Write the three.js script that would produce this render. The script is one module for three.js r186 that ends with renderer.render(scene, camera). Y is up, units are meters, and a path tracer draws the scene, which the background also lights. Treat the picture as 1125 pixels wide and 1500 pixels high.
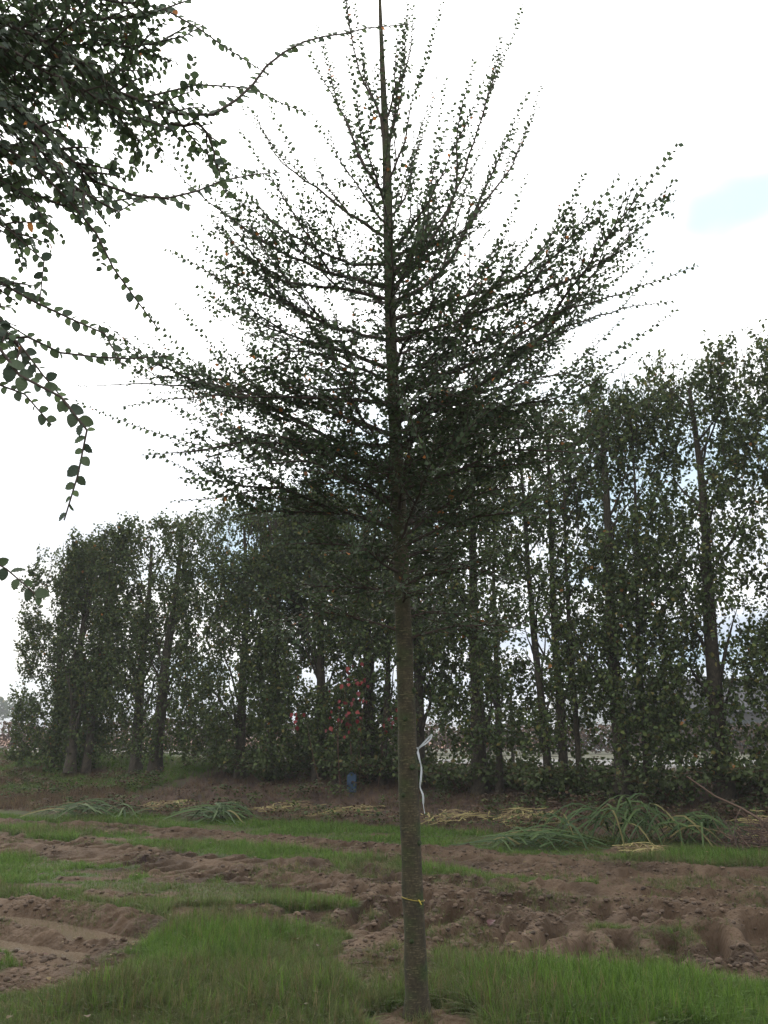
import * as THREE from 'three';
import { mergeGeometries } from 'three/addons/utils/BufferGeometryUtils.js';
import { RoundedBoxGeometry } from 'three/addons/geometries/RoundedBoxGeometry.js';

// ---------------------------------------------------------------- camera, sky, sun, exposure
const scene = new THREE.Scene();
const camera = new THREE.PerspectiveCamera(57.0, 768 / 1024, 0.05, 4000);
camera.position.set(0, 1.6, 0);
camera.rotation.x = THREE.MathUtils.degToRad(12.97);
const renderer = new THREE.WebGLRenderer({ antialias: true });
renderer.toneMapping = THREE.LinearToneMapping;
renderer.toneMappingExposure = 1.38;
renderer.shadowMap.enabled = true;

const SUN_DIR = new THREE.Vector3(-0.12, 0.66, -0.74).normalize();
const sun = new THREE.DirectionalLight(0xfff3e2, 0.7);
sun.position.copy(SUN_DIR).multiplyScalar(60);
sun.castShadow = true;
sun.shadow.radius = 40;
sun.shadow.mapSize.set(2048, 2048);
Object.assign(sun.shadow.camera, { left: -25, right: 25, top: 25, bottom: -25, near: 1, far: 140 });
scene.add(sun, sun.target);

// random numbers and noise
function rng(seed) { let a = seed >>> 0; return () => { a = (a + 0x6D2B79F5) | 0; let t = Math.imul(a ^ (a >>> 15), 1 | a); t = (t + Math.imul(t ^ (t >>> 7), 61 | t)) ^ t; return ((t ^ (t >>> 14)) >>> 0) / 4294967296; }; }
const hash = (x, y, z) => { let h = Math.imul(x, 374761393) ^ Math.imul(y, 668265263) ^ Math.imul(z, 2147483647 ^ 0x5bd1e995); h = Math.imul(h ^ (h >>> 13), 1274126177); h ^= h >>> 16; return (h >>> 0) / 4294967296; };
const fade = t => t * t * (3 - 2 * t);
function noise3(x, y, z) {
  const X = Math.floor(x), Y = Math.floor(y), Z = Math.floor(z), u = fade(x - X), v = fade(y - Y), w = fade(z - Z);
  const L = (a, b, t) => a + (b - a) * t;
  return L(L(L(hash(X, Y, Z), hash(X + 1, Y, Z), u), L(hash(X, Y + 1, Z), hash(X + 1, Y + 1, Z), u), v),
    L(L(hash(X, Y, Z + 1), hash(X + 1, Y, Z + 1), u), L(hash(X, Y + 1, Z + 1), hash(X + 1, Y + 1, Z + 1), u), v), w);
}
function fbm(x, y, z, oct = 4) { let s = 0, a = 0.5, n = 0; for (let i = 0; i < oct; i++) { s += a * noise3(x, y, z); n += a; a *= 0.5; x = x * 2.03 + 17; y = y * 2.03 + 5; z = z * 2.03 + 11; } return s / n; }
const sst = (a, b, x) => { const t = Math.min(1, Math.max(0, (x - a) / (b - a))); return t * t * (3 - 2 * t); };
const mix = (a, b, t) => a + (b - a) * t;

{ // bright, nearly closed cloud cover with a few thin blue gaps and grey-blue streaks low down
  const W = 1024, H = 512, d = new Float32Array(W * H * 4);
  for (let j = 0; j < H; j++) for (let i = 0; i < W; i++) {
    const phi = ((i + 0.5) / W - 0.5) * 2 * Math.PI, th = ((j + 0.5) / H - 0.5) * Math.PI;
    const y = Math.sin(th), x = Math.cos(th) * Math.cos(phi), z = Math.cos(th) * Math.sin(phi);
    const yy = Math.max(0, y), k = 1 / (yy + 0.22);
    const n1 = fbm(x * k * 1.1 + 3, yy * 6, z * k * 1.1 + 9, 5), n2 = fbm(x * 3 + 40, y * 22, z * 3 + 2, 4);
    const low = 1 - sst(0.10, 0.36, y + (n1 - 0.5) * 0.22);
    let r = 1.16, g = 1.17, b = 1.19;
    const streak = sst(0.35, 0.68, n2);
    const warm = sst(0.15, -0.6, x) * (1 - sst(0.10, 0.22, y));
    const lr = mix(0.42, 0.92, streak) + 0.24 * warm, lg = mix(0.49, 0.94, streak) + 0.17 * warm, lb = mix(0.60, 0.98, streak) + 0.05 * warm;
    r = mix(r, lr, low); g = mix(g, lg, low); b = mix(b, lb, low);
    const gap = sst(0.54, 0.64, fbm(x * k * 1.5 + 21.3, 4.4, z * k * 1.5 + 7.7, 4)) * sst(0.01, 0.08, y) * sst(0.42, 0.26, y) * 0.85;
    const wisp = fbm(x * 9 + 4, y * 13 + 2, z * 9 + 1, 4), px = x - 0.345, py = y - 0.495, hole = sst(0.15, 0.02, Math.hypot((px * 0.75 + py * 0.5) * 0.75, (py * 0.85 - px * 0.5) * 1.7, z + 0.8) + (wisp - 0.5) * 0.26) * 0.85;
    const c = x * SUN_DIR.x + y * SUN_DIR.y + z * SUN_DIR.z, glow = 0.9 * Math.exp(-(1 - c) * 7);
    r += glow; g += glow * 0.98; b += glow * 0.95;
    const bl = Math.max(gap, hole);
    r = mix(r, 0.46, bl); g = mix(g, 0.62, bl); b = mix(b, 0.74, bl);
    if (y < 0) { const t = sst(0, -0.12, y); r = mix(r, 0.08, t); g = mix(g, 0.08, t); b = mix(b, 0.06, t); }
    d.set([r, g, b, 1], (j * W + i) * 4);
  }
  const t = new THREE.DataTexture(d, W, H, THREE.RGBAFormat, THREE.FloatType);
  t.mapping = THREE.EquirectangularReflectionMapping; t.magFilter = THREE.LinearFilter; t.minFilter = THREE.LinearFilter; t.needsUpdate = true;
  scene.background = t; scene.environment = t;
}

// ---------------------------------------------------------------- damp autumn air
scene.fog = new THREE.FogExp2(0xeef1f4, 0.001);

// ---------------------------------------------------------------- helpers
const V = (x, y, z) => new THREE.Vector3(x, y, z);
const taken = {};
function numbered(n) { const k = taken[n] = (taken[n] ?? -1) + 1; return k ? `${n}_${String(k).padStart(3, '0')}` : n; }
function thing(name, label, category, pos, group) {
  const o = new THREE.Group(); o.name = numbered(name); o.position.set(...pos); o.userData = { label, category };
  if (group) o.userData.group = group; scene.add(o); return o;
}
function part(name, geo, mat, parent) { const m = new THREE.Mesh(geo, mat); m.name = name; m.castShadow = m.receiveShadow = true; parent.add(m); return m; }
function structure(name, geo, mat) { const m = part(name, geo, mat, scene); m.userData.kind = 'structure'; return m; }
const merge = list => list.length === 1 ? list[0] : mergeGeometries(list);
const C = (r, g, b) => new THREE.Color().setRGB(r, g, b);

// A bent, tapering tube; uv in metres
function tube(pts, radius, sides = 6, bumpy = 0) {
  const n = pts.length, pos = [], uv = [], idx = []; let len = 0;
  let T = pts[1].clone().sub(pts[0]).normalize(), N = Math.abs(T.y) < 0.9 ? V(0, 1, 0) : V(1, 0, 0);
  N.sub(T.clone().multiplyScalar(N.dot(T))).normalize();
  for (let i = 0; i < n; i++) {
    if (i) len += pts[i].distanceTo(pts[i - 1]);
    T = pts[Math.min(n - 1, i + 1)].clone().sub(pts[Math.max(0, i - 1)]).normalize();
    N.sub(T.clone().multiplyScalar(N.dot(T))).normalize(); const B = T.clone().cross(N);
    const r = typeof radius === 'function' ? radius(i / (n - 1)) : mix(radius[0], radius[1], i / (n - 1));
    for (let k = 0; k <= sides; k++) {
      const a = k / sides * Math.PI * 2, ka = k % sides;
      const rr = r * (1 + (bumpy ? bumpy * (noise3(Math.cos(ka / sides * 6.283) * 2 + 7, len * 5, Math.sin(ka / sides * 6.283) * 2 + 3) - 0.5) : 0));
      pos.push(pts[i].x + rr * (Math.cos(a) * N.x + Math.sin(a) * B.x), pts[i].y + rr * (Math.cos(a) * N.y + Math.sin(a) * B.y), pts[i].z + rr * (Math.cos(a) * N.z + Math.sin(a) * B.z));
      uv.push(k / sides * r * 6.283, len);
      if (i && k) { const p = i * (sides + 1) + k, q = p - sides - 1; idx.push(q - 1, q, p, q - 1, p, p - 1); }
    }
  }
  const g = new THREE.BufferGeometry();
  g.setAttribute('position', new THREE.Float32BufferAttribute(pos, 3)); g.setAttribute('uv', new THREE.Float32BufferAttribute(uv, 2)); g.setIndex(idx); g.computeVertexNormals(); return g;
}
// A thin strip with a width of its own, folded a little along its middle
function ribbon(pts, width, up, foldDepth = 0.25) {
  const n = pts.length, pos = [], idx = [], uv = [];
  for (let i = 0; i < n; i++) {
    const t = i / (n - 1), T = pts[Math.min(n - 1, i + 1)].clone().sub(pts[Math.max(0, i - 1)]).normalize();
    const S = T.clone().cross(up).normalize(), U = S.clone().cross(T), w = width(t) / 2;
    for (const s of [-1, 0, 1]) { const p = pts[i].clone().addScaledVector(S, s * w).addScaledVector(U, s ? foldDepth * w : 0); pos.push(p.x, p.y, p.z); uv.push((s + 1) / 2, t); }
    if (i) for (const s of [0, 1]) { const p = i * 3 + s, q = p - 3; idx.push(q, q + 1, p + 1, q, p + 1, p); }
  }
  const g = new THREE.BufferGeometry(); g.setAttribute('position', new THREE.Float32BufferAttribute(pos, 3)); g.setAttribute('uv', new THREE.Float32BufferAttribute(uv, 2)); g.setIndex(idx); g.computeVertexNormals(); return g;
}
// A leaf of unit length growing along +y, face to +z; outline is a list of half widths at even steps
function leafShape(outline, fold, curl, wave = 0) {
  const n = outline.length, pos = [], idx = [], uv = [];
  for (let i = 0; i < n; i++) {
    const t = i / (n - 1), w = outline[i], zz = -curl * t * t;
    pos.push(-w, t + (wave && i % 2 ? 0.03 : 0), zz + fold * w + wave * (i % 2 ? 1 : -1) * 0.5, 0, t, zz, w, t - (wave && i % 2 ? 0.02 : 0), zz + fold * w - wave * (i % 2 ? 1 : -1) * 0.5);
    uv.push(0, t, 0.5, t, 1, t);
    if (i) for (const s of [0, 1]) { const p = i * 3 + s, q = p - 3; idx.push(q, q + 1, p + 1, q, p + 1, p); }
  }
  const g = new THREE.BufferGeometry(); g.setAttribute('position', new THREE.Float32BufferAttribute(pos, 3)); g.setAttribute('uv', new THREE.Float32BufferAttribute(uv, 2)); g.setIndex(idx); g.computeVertexNormals(); return g;
}
// Places for leaves: position, direction of the midrib, face normal, size, colour
class Leaves {
  constructor() { this.m = []; this.c = []; }
  static matrix(p, dir, nor, size) {
    const y = dir.clone().normalize(), z = nor.clone().sub(y.clone().multiplyScalar(nor.dot(y)));
    if (z.lengthSq() < 1e-6) z.set(y.y, -y.x, 0.01); z.normalize();
    const x = y.clone().cross(z);
    return new THREE.Matrix4().makeBasis(x.multiplyScalar(size), y.multiplyScalar(size), z.multiplyScalar(size)).setPosition(p);
  }
  add(p, dir, nor, size, color) { this.m.push(Leaves.matrix(p, dir, nor, size)); this.c.push(color); }
  build(name, geo, mat, parent) {
    const o = new THREE.InstancedMesh(geo, mat, this.m.length); o.name = name; o.userData.kind = 'stuff'; o.castShadow = o.receiveShadow = true;
    for (let i = 0; i < this.m.length; i++) { o.setMatrixAt(i, this.m[i]); o.setColorAt(i, this.c[i]); }
    parent.add(o); return o;
  }
}
function noiseTexture(size, fn, srgb) {
  const d = new Uint8Array(size * size * 4);
  for (let j = 0; j < size; j++) for (let i = 0; i < size; i++) { const c = fn(i / size, j / size); d.set([c[0] * 255, c[1] * 255, c[2] * 255, 255], (j * size + i) * 4); }
  const t = new THREE.DataTexture(d, size, size); t.wrapS = t.wrapT = THREE.RepeatWrapping; t.magFilter = THREE.LinearFilter; t.minFilter = THREE.LinearMipmapLinearFilter; t.generateMipmaps = true;
  if (srgb) t.colorSpace = THREE.SRGBColorSpace; t.needsUpdate = true; return t;
}
const leafMat = (tr, rough = 0.75, spec = 1) => new THREE.MeshPhysicalMaterial({ color: 0xffffff, roughness: rough, specularIntensity: spec, transmission: tr, thickness: 0, side: THREE.DoubleSide });
const plain = (r, g, b, rough = 0.9) => new THREE.MeshStandardMaterial({ color: C(r, g, b), roughness: rough, side: THREE.DoubleSide });

// bark of the young trees: grey-brown with green algae and pale cross-wise pores
const tile = (u, v, f, s) => { const a = fbm(u * f + s, v * f, s, 4), b = fbm((u - 1) * f + s, v * f, s, 4), c = fbm(u * f + s, (v - 1) * f, s, 4), e = fbm((u - 1) * f + s, (v - 1) * f, s, 4); return mix(mix(a, b, u), mix(c, e, u), v); };
const poreRand = rng(5), pores = Array.from({ length: 170 }, () => [poreRand(), poreRand(), 0.012 + 0.05 * poreRand(), 0.003 + 0.004 * poreRand()]);
const youngBarkMap = noiseTexture(512, (u, v) => {
  const n = tile(u, v, 5, 3), fine = tile(u, v, 40, 9), green = sst(0.42, 0.68, tile(u, v, 3, 21));
  let r = 0.235 + 0.20 * (n - 0.5) + 0.22 * (fine - 0.5), g = 0.208 + 0.18 * (n - 0.5) + 0.2 * (fine - 0.5), b = 0.145 + 0.13 * (n - 0.5) + 0.18 * (fine - 0.5);
  r -= 0.05 * green; g += 0.02 * green; b -= 0.05 * green;
  for (const [x, y, w, h] of pores) if (Math.abs(v - y) < h && Math.abs(u - x) < w) { const q = fine * 0.16; r += q; g += q * 0.92; b += q * 0.75; }
  return [r, g, b];
}, true);
const youngBarkBump = noiseTexture(512, (u, v) => { let n = 0.6 * tile(u, v, 12, 33) + 0.4 * tile(u, v, 50, 4); for (const [x, y, w, h] of pores) if (Math.abs(v - y) < h && Math.abs(u - x) < w) n += 0.2; return [n, n, n]; });
for (const t of [youngBarkMap, youngBarkBump]) t.repeat.set(2.6, 2.6);
const youngBark = new THREE.MeshStandardMaterial({ map: youngBarkMap, bumpMap: youngBarkBump, bumpScale: 0.004, roughness: 0.9 });
const oldBarkMap = noiseTexture(256, (u, v) => { const n = tile(u, v, 6, 13), f = tile(u, v * 0.5 % 1, 30, 2), k = 0.20 + 0.2 * (n - 0.5) + 0.22 * (f - 0.5); return [k * 1.12, k, k * 0.8]; }, true);
oldBarkMap.repeat.set(1.5, 1.5);
const oldBark = new THREE.MeshStandardMaterial({ map: oldBarkMap, bumpMap: oldBarkMap, bumpScale: 0.012, roughness: 0.95 });
const twigMat = plain(0.055, 0.038, 0.03), shootMat = plain(0.10, 0.05, 0.035);

// ---------------------------------------------------------------- ground
const ROW0 = [5.8, -16.5], ROWD = [-0.822, -0.5696], ROWN = [-0.5696, 0.822];
const rowN = (x, z) => (x - ROW0[0]) * ROWN[0] + (z - ROW0[1]) * ROWN[1];
const rowA = (x, z) => (x - ROW0[0]) * ROWD[0] + (z - ROW0[1]) * ROWD[1];
const rowAt = (a, n) => [ROW0[0] + a * ROWD[0] + n * ROWN[0], ROW0[1] + a * ROWD[1] + n * ROWN[1]];
const toeZ = x => -14.6 - 0.49 * (3.5 - x), topZ = x => -16.5 - 0.693 * (5.8 - x) - 1.8;
const bankT = (x, z) => (toeZ(x) - z) / Math.max(2, toeZ(x) - topZ(x)); // 0 at the toe, 1 on top
const bank = t => t < 0 ? 0 : t < 1 ? 0.82 * Math.pow(t, 1.6) : 0.82 * (1 - sst(1.1, 2.4, t));
const TRACKS = [
  { p: [[-8.24, -18.0], [-6.74, -17.35], [-4.7, -16.53], [-2.8, -15.48], [-1.09, -14.14], [-0.02, -13.29], [1.16, -12.36], [2.31, -11.77], [4.16, -10.85], [6.4, -9.9]], w: x => mix(0.52, 0.95, sst(-1, 2.0, x)), deep: 0.06, lug: 0.16, lane: 0.0, mud: x => mix(0.8, 1, sst(-4, 0, x)) },
  { p: [[-6.93, -15.19], [-5.53, -14.3], [-3.9, -13.15], [-2.35, -12.18], [-1.26, -11.34], [-0.3, -10.4], [0.53, -9.98], [1.55, -9.6], [2.49, -9.25], [3.33, -8.77], [5.2, -8.0]], w: x => mix(0.78, 1.1, sst(-1.6, 1.0, x)), deep: 0.07, lug: 0.18, lane: 0.5, mud: x => mix(0.8, 1, sst(-2.5, -0.6, x)) },
  { p: [[-1.5, -8.95], [-0.84, -8.77], [-0.01, -8.62], [0.75, -8.07], [1.49, -7.71], [2.23, -7.59], [2.82, -7.48], [5.0, -7.0]], w: x => mix(0.45, 0.8, sst(-1.2, 0.8, x)), deep: 0.08, lug: 0.17, lane: 0.3, mud: x => mix(0.7, 0.97, sst(-1, 0.6, x)) },
  { p: [[-6.0, -10.1], [-4.49, -9.42], [-3.7, -9.08], [-2.98, -8.77], [-2.3, -8.28], [-1.75, -7.95]], w: () => 0.55, deep: 0.125, lug: 0.0, lane: 0.0, mud: x => 1 - sst(-2.1, -1.6, x) },
  { p: [[-5.2, -8.8], [-3.95, -8.34], [-3.3, -8.12], [-2.6, -7.71], [-2.0, -7.44]], w: () => 0.46, deep: 0.125, lug: 0.0, lane: 0.0, mud: x => 1 - sst(-2.4, -1.8, x) },
];
function along(track, x, z) { // distance along, signed distance across
  let best = 1e9, S = 0, W = 0, acc = 0;
  for (let i = 1; i < track.p.length; i++) {
    const [ax, az] = track.p[i - 1], [bx, bz] = track.p[i], dx = bx - ax, dz = bz - az, l = Math.hypot(dx, dz);
    const t = Math.min(1, Math.max(0, ((x - ax) * dx + (z - az) * dz) / (l * l))), ex = x - ax - t * dx, ez = z - az - t * dz, d = Math.hypot(ex, ez);
    if (d < best) { best = d; S = acc + t * l; W = d * Math.sign(ex * dz - ez * dx); }
    acc += l;
  }
  return [S, W];
}
// what the ground is like at a place: height, share of bare mud, share of dry litter
function groundAt(x, z) {
  let pool = 0, sink = 0, tread = 0, h = 0.05 * (fbm(x * 0.5 + 7, 1, z * 0.5 + 3, 3) - 0.5), mud = 0;
  const jag = (fbm(x * 2.1 + 31, 2, z * 2.1 + 8, 3) - 0.5) * 0.7;
  if (z > -19 && z < -6) for (const t of TRACKS) {
    const [s, w] = along(t, x, z), hw = t.w(x), aw = Math.abs(w);
    if (aw > hw + 0.6) continue;
    const m = sst(hw + 0.12, hw - 0.14, aw + jag) * t.mud(x);
    mud = Math.max(mud, m);
    const lane = t.lane ? Math.abs(aw - t.lane) : aw, inLane = t.lug ? sst(0.38, 0.24, lane + jag * 0.15) : sst(0.36, 0.16, lane + jag * 0.3); if (!t.lug) pool = Math.max(pool, inLane * m);
    const lug = Math.tanh(2.2 * Math.sin((s / 0.34 + lane * 0.35) * 6.283 + jag * 0.4)), brk = sst(0.25, 0.5, noise3(s * 0.7, t.deep * 90, w));
    if (t.lug) tread = Math.max(tread, inLane * m * brk);
    if (!t.lug) sink = Math.max(sink, t.deep * inLane * m);
    h += (t.lug ? -t.deep * inLane * m * (0.5 + 0.5 * brk) : 0) + t.lug * 0.5 * lug * inLane * m * brk + (t.lug ? 0.05 : 0.03) * sst(0.16, 0, Math.abs(lane - (t.lug ? 0.36 : 0.5)) + jag * 0.2) * m;
  }
  h -= sink;
  const lump = Math.exp(-((x + 2.85) ** 2 + (z + 7.0) ** 2) / 0.05); h += 0.13 * lump * (0.7 + 0.6 * noise3(x * 9, 0, z * 9)); mud = Math.max(mud, sst(0.15, 0.5, lump));
  mud = Math.max(mud, sst(0.42, 0.2, Math.hypot((x - 0.22) * 0.9, (z + 5.68) * 0.8) + jag * 0.4) * 0.55);
  mud = Math.max(mud, sst(0.66, 0.74, fbm(x * 0.9 + 3, 9, z * 0.9 + 1, 3)) * 0.7);
  h += mud * (0.07 * (fbm(x * 2.6, 4, z * 2.6, 3) - 0.5) + 0.075 * (0.45 - Math.abs(fbm(x * 6, 6, z * 6, 3) - 0.5) * 2.6) * sst(0.35, 0.6, noise3(x * 1.3, 30, z * 1.3)) + 0.10 * (fbm(x * 14, 8, z * 14, 2) - 0.5) * sst(0.3, 0.6, noise3(x * 2.2, 33, z * 2.2))) * (1 - 0.75 * pool) * (1 - 0.65 * tread);
  const bt = bankT(x, z), litter = sst(-0.06, 0.1, bt + jag * 0.25);
  h += bank(bt + (fbm(x * 0.8, 12, z * 0.8, 2) - 0.5) * 0.16) + litter * 0.09 * (fbm(x * 4, 3, z * 4, 3) - 0.5);
  if (x < -1.2 && z > -10.6 && z < -6.6) h = Math.max(h, mix(-0.03, -0.2, sst(0.02, 0.3, pool)));
  return { h, mud, litter };
}
const groundY = (x, z) => groundAt(x, z).h;
{
  const rows = 820, cols = 580, pos = new Float32Array((rows + 1) * (cols + 1) * 3), col = new Float32Array(pos.length), uv = new Float32Array((rows + 1) * (cols + 1) * 2), idx = [];
  for (let j = 0; j <= rows; j++) for (let i = 0; i <= cols; i++) {
    const D = j < 60 ? mix(1.5, 6.4, j / 60) : j < 760 ? 6.4 * Math.pow(21 / 6.4, (j - 60) / 700) : mix(21, 44, (j - 760) / 60), z = 2 - D;
    const ci = i < 40 ? mix(-1, -0.5, i / 40) : i <= 540 ? mix(-0.5, 0.5, (i - 40) / 500) : mix(0.5, 1, (i - 540) / 40), x = ci * D, k = j * (cols + 1) + i;
    const g = groundAt(x, z), edge = Math.max(sst(0.9, 1, Math.abs(ci)), sst(0.985, 1, j / rows), sst(0.03, 0, j / rows));
    pos.set([x, mix(g.h, -0.21, edge), z], k * 3); uv.set([x, z], k * 2);
    const a = fbm(x * 1.7, 20, z * 1.7, 4), b = fbm(x * 9, 23, z * 9, 3), wet = sst(0.5, 0.75, fbm(x * 1.1 + 50, 2, z * 1.1, 3));
    const mudC = [mix(0.084, 0.052, wet) + 0.06 * (a - 0.5) + 0.06 * (b - 0.5), mix(0.055, 0.034, wet) + 0.045 * (a - 0.5) + 0.043 * (b - 0.5), mix(0.034, 0.021, wet) + 0.032 * (a - 0.5) + 0.03 * (b - 0.5)];
    const turf = [0.062 + 0.05 * (a - 0.5), 0.066 + 0.05 * (b - 0.5), 0.028], lit = [0.075 + 0.10 * (b - 0.5), 0.050 + 0.06 * (b - 0.5), 0.038 + 0.03 * (b - 0.5)];
    const m = sst(0.2, 0.6, g.mud);
    for (let q = 0; q < 3; q++) col[k * 3 + q] = Math.max(0.012, mix(mix(turf[q], mudC[q], m), lit[q], g.litter));
    if (i && j) { const p = k, q = k - cols - 1; idx.push(q - 1, p - 1, p, q - 1, p, q); }
  }
  const g = new THREE.BufferGeometry(); g.setAttribute('position', new THREE.BufferAttribute(pos, 3)); g.setAttribute('color', new THREE.BufferAttribute(col, 3)); g.setAttribute('uv', new THREE.BufferAttribute(uv, 2)); g.setIndex(idx.map((v, k) => v)); g.computeVertexNormals();
  if (g.attributes.normal.getY(300 * (cols + 1) + 300) < 0) { const a = g.index.array; for (let k = 0; k < a.length; k += 3) { const t = a[k]; a[k] = a[k + 1]; a[k + 1] = t; } g.computeVertexNormals(); }
  const bump = noiseTexture(512, (u, v) => { const n = 0.5 * tile(u, v, 10, 6) + 0.5 * tile(u, v, 45, 8); return [n, n, n]; }); bump.repeat.set(1.2, 1.2);
  structure('ground', g, new THREE.MeshPhysicalMaterial({ vertexColors: true, roughness: 0.85, specularIntensity: 0.4, bumpMap: bump, bumpScale: 0.05 }));
  const far = new THREE.PlaneGeometry(5000, 5000); far.rotateX(-Math.PI / 2); far.translate(0, -0.2, 0);
  structure('field', far, plain(0.075, 0.075, 0.04));
}
// standing water in the two deep ruts
const water = new THREE.MeshPhysicalMaterial({ color: C(0.13, 0.10, 0.07), roughness: 0.08, ior: 1.33 });
for (const [t, y] of [[TRACKS[3], -0.075], [TRACKS[4], -0.068]]) {
  const pts = t.p, c = new THREE.CatmullRomCurve3(pts.map(([x, z]) => V(x, y, z))).getPoints(50);
  const g = ribbon(c, () => 0.84, V(0, 1, 0), 0); const m = structure('puddle', g, water); m.name = numbered('puddle');
}

// ---------------------------------------------------------------- far side of the hedge
const flat = (name, pts, y, mat) => { const s = new THREE.Shape(pts.map(([x, z]) => new THREE.Vector2(x, -z))); const g = new THREE.ShapeGeometry(s); g.rotateX(-Math.PI / 2); g.translate(0, y, 0); return structure(name, g, mat); };
flat('road', [[-80, -52], [80, -40], [80, -52], [-80, -68]], -0.19, plain(0.2, 0.195, 0.19));
flat('ploughed_field', [[-260, -120], [200, -75], [260, -200], [-320, -240]], -0.186, plain(0.24, 0.12, 0.065));
flat('concrete_yard', [[-140, -84], [-16, -74], [-16, -104], [-150, -119]], -0.182, plain(0.26, 0.24, 0.21));

// ---------------------------------------------------------------- foliage kinds
const beechLeaf = leafShape([0.03, 0.24, 0.36, 0.37, 0.30, 0.17, 0.02], 0.22, 0.12, 0.05);
const beechLeafFine = leafShape([0.02, 0.17, 0.30, 0.345, 0.385, 0.36, 0.365, 0.30, 0.27, 0.15, 0.02], 0.2, 0.14, 0.045);
const hedgeLeaf = leafShape([0.03, 0.30, 0.40, 0.36, 0.20, 0.01], 0.25, 0.2);
const pick = (R, list) => { let r = R(); for (const [w, c] of list) { if ((r -= w) < 0) { const k = 0.65 + 0.7 * R(); return C(c[0] * k, c[1] * k, c[2] * k); } } const c = list[0][1]; return C(...c); };
const BEECH = [[0.62, [0.060, 0.090, 0.042]], [0.25, [0.076, 0.110, 0.044]], [0.118, [0.048, 0.074, 0.044]], [0.007, [0.38, 0.15, 0.04]], [0.005, [0.25, 0.11, 0.04]]];
const HEDGE = [[0.45, [0.074, 0.108, 0.032]], [0.27, [0.058, 0.088, 0.032]], [0.24, [0.112, 0.136, 0.038]], [0.036, [0.16, 0.14, 0.04]], [0.004, [0.28, 0.13, 0.04]]];
const beechMat = leafMat(0.36, 0.7, 0.5), hedgeMat = leafMat(0.38, 0.75, 0.35);

// ---------------------------------------------------------------- young beeches with herringbone shoots
function rand3(R, s = 1) { return V((R() - 0.5) * 2 * s, (R() - 0.5) * 2 * s, (R() - 0.5) * 2 * s); }
function leafyTwig(R, pts, nor, leaves, size, from = 0, gap = 0.021) {
  let side = R() < 0.5 ? 1 : -1, rest = from; const total = pts.reduce((s, p, i) => i ? s + p.distanceTo(pts[i - 1]) : 0, 0); let acc = 0;
  for (let i = 1; i < pts.length; i++) {
    const T = pts[i].clone().sub(pts[i - 1]), l = T.length(); T.divideScalar(l);
    let nn = nor.clone().addScaledVector(T, -nor.dot(T)); if (nn.lengthSq() < 0.1) { nn = V(0.3, 0.1, 1).addScaledVector(T, -(0.3 * T.x + 0.1 * T.y + T.z)); } nn.normalize();
    const S = T.clone().cross(nn).normalize();
    while (rest < acc + l) {
      const p = pts[i - 1].clone().addScaledVector(T, rest - acc), t = rest / total;
      const dir = T.clone().multiplyScalar(0.62).addScaledVector(S, side * 0.8).add(rand3(R, 0.28)); dir.y -= 0.12;
      leaves.add(p, dir, nn.clone().add(rand3(R, 0.7)), size * (0.6 + 0.75 * R()) * (1 - 0.35 * t * t), pick(R, BEECH));
      side = -side; rest += gap * (0.75 + 0.5 * R()) * (size / 0.024);
    }
    acc += l;
  }
}
function twigPoints(p0, dir, len, bend, n) { const pts = [p0.clone()], d = dir.clone().normalize(); for (let i = 1; i <= n; i++) { d.addScaledVector(bend, 1 / n).normalize(); pts.push(pts[i - 1].clone().addScaledVector(d, len / n)); } return pts; }
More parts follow.
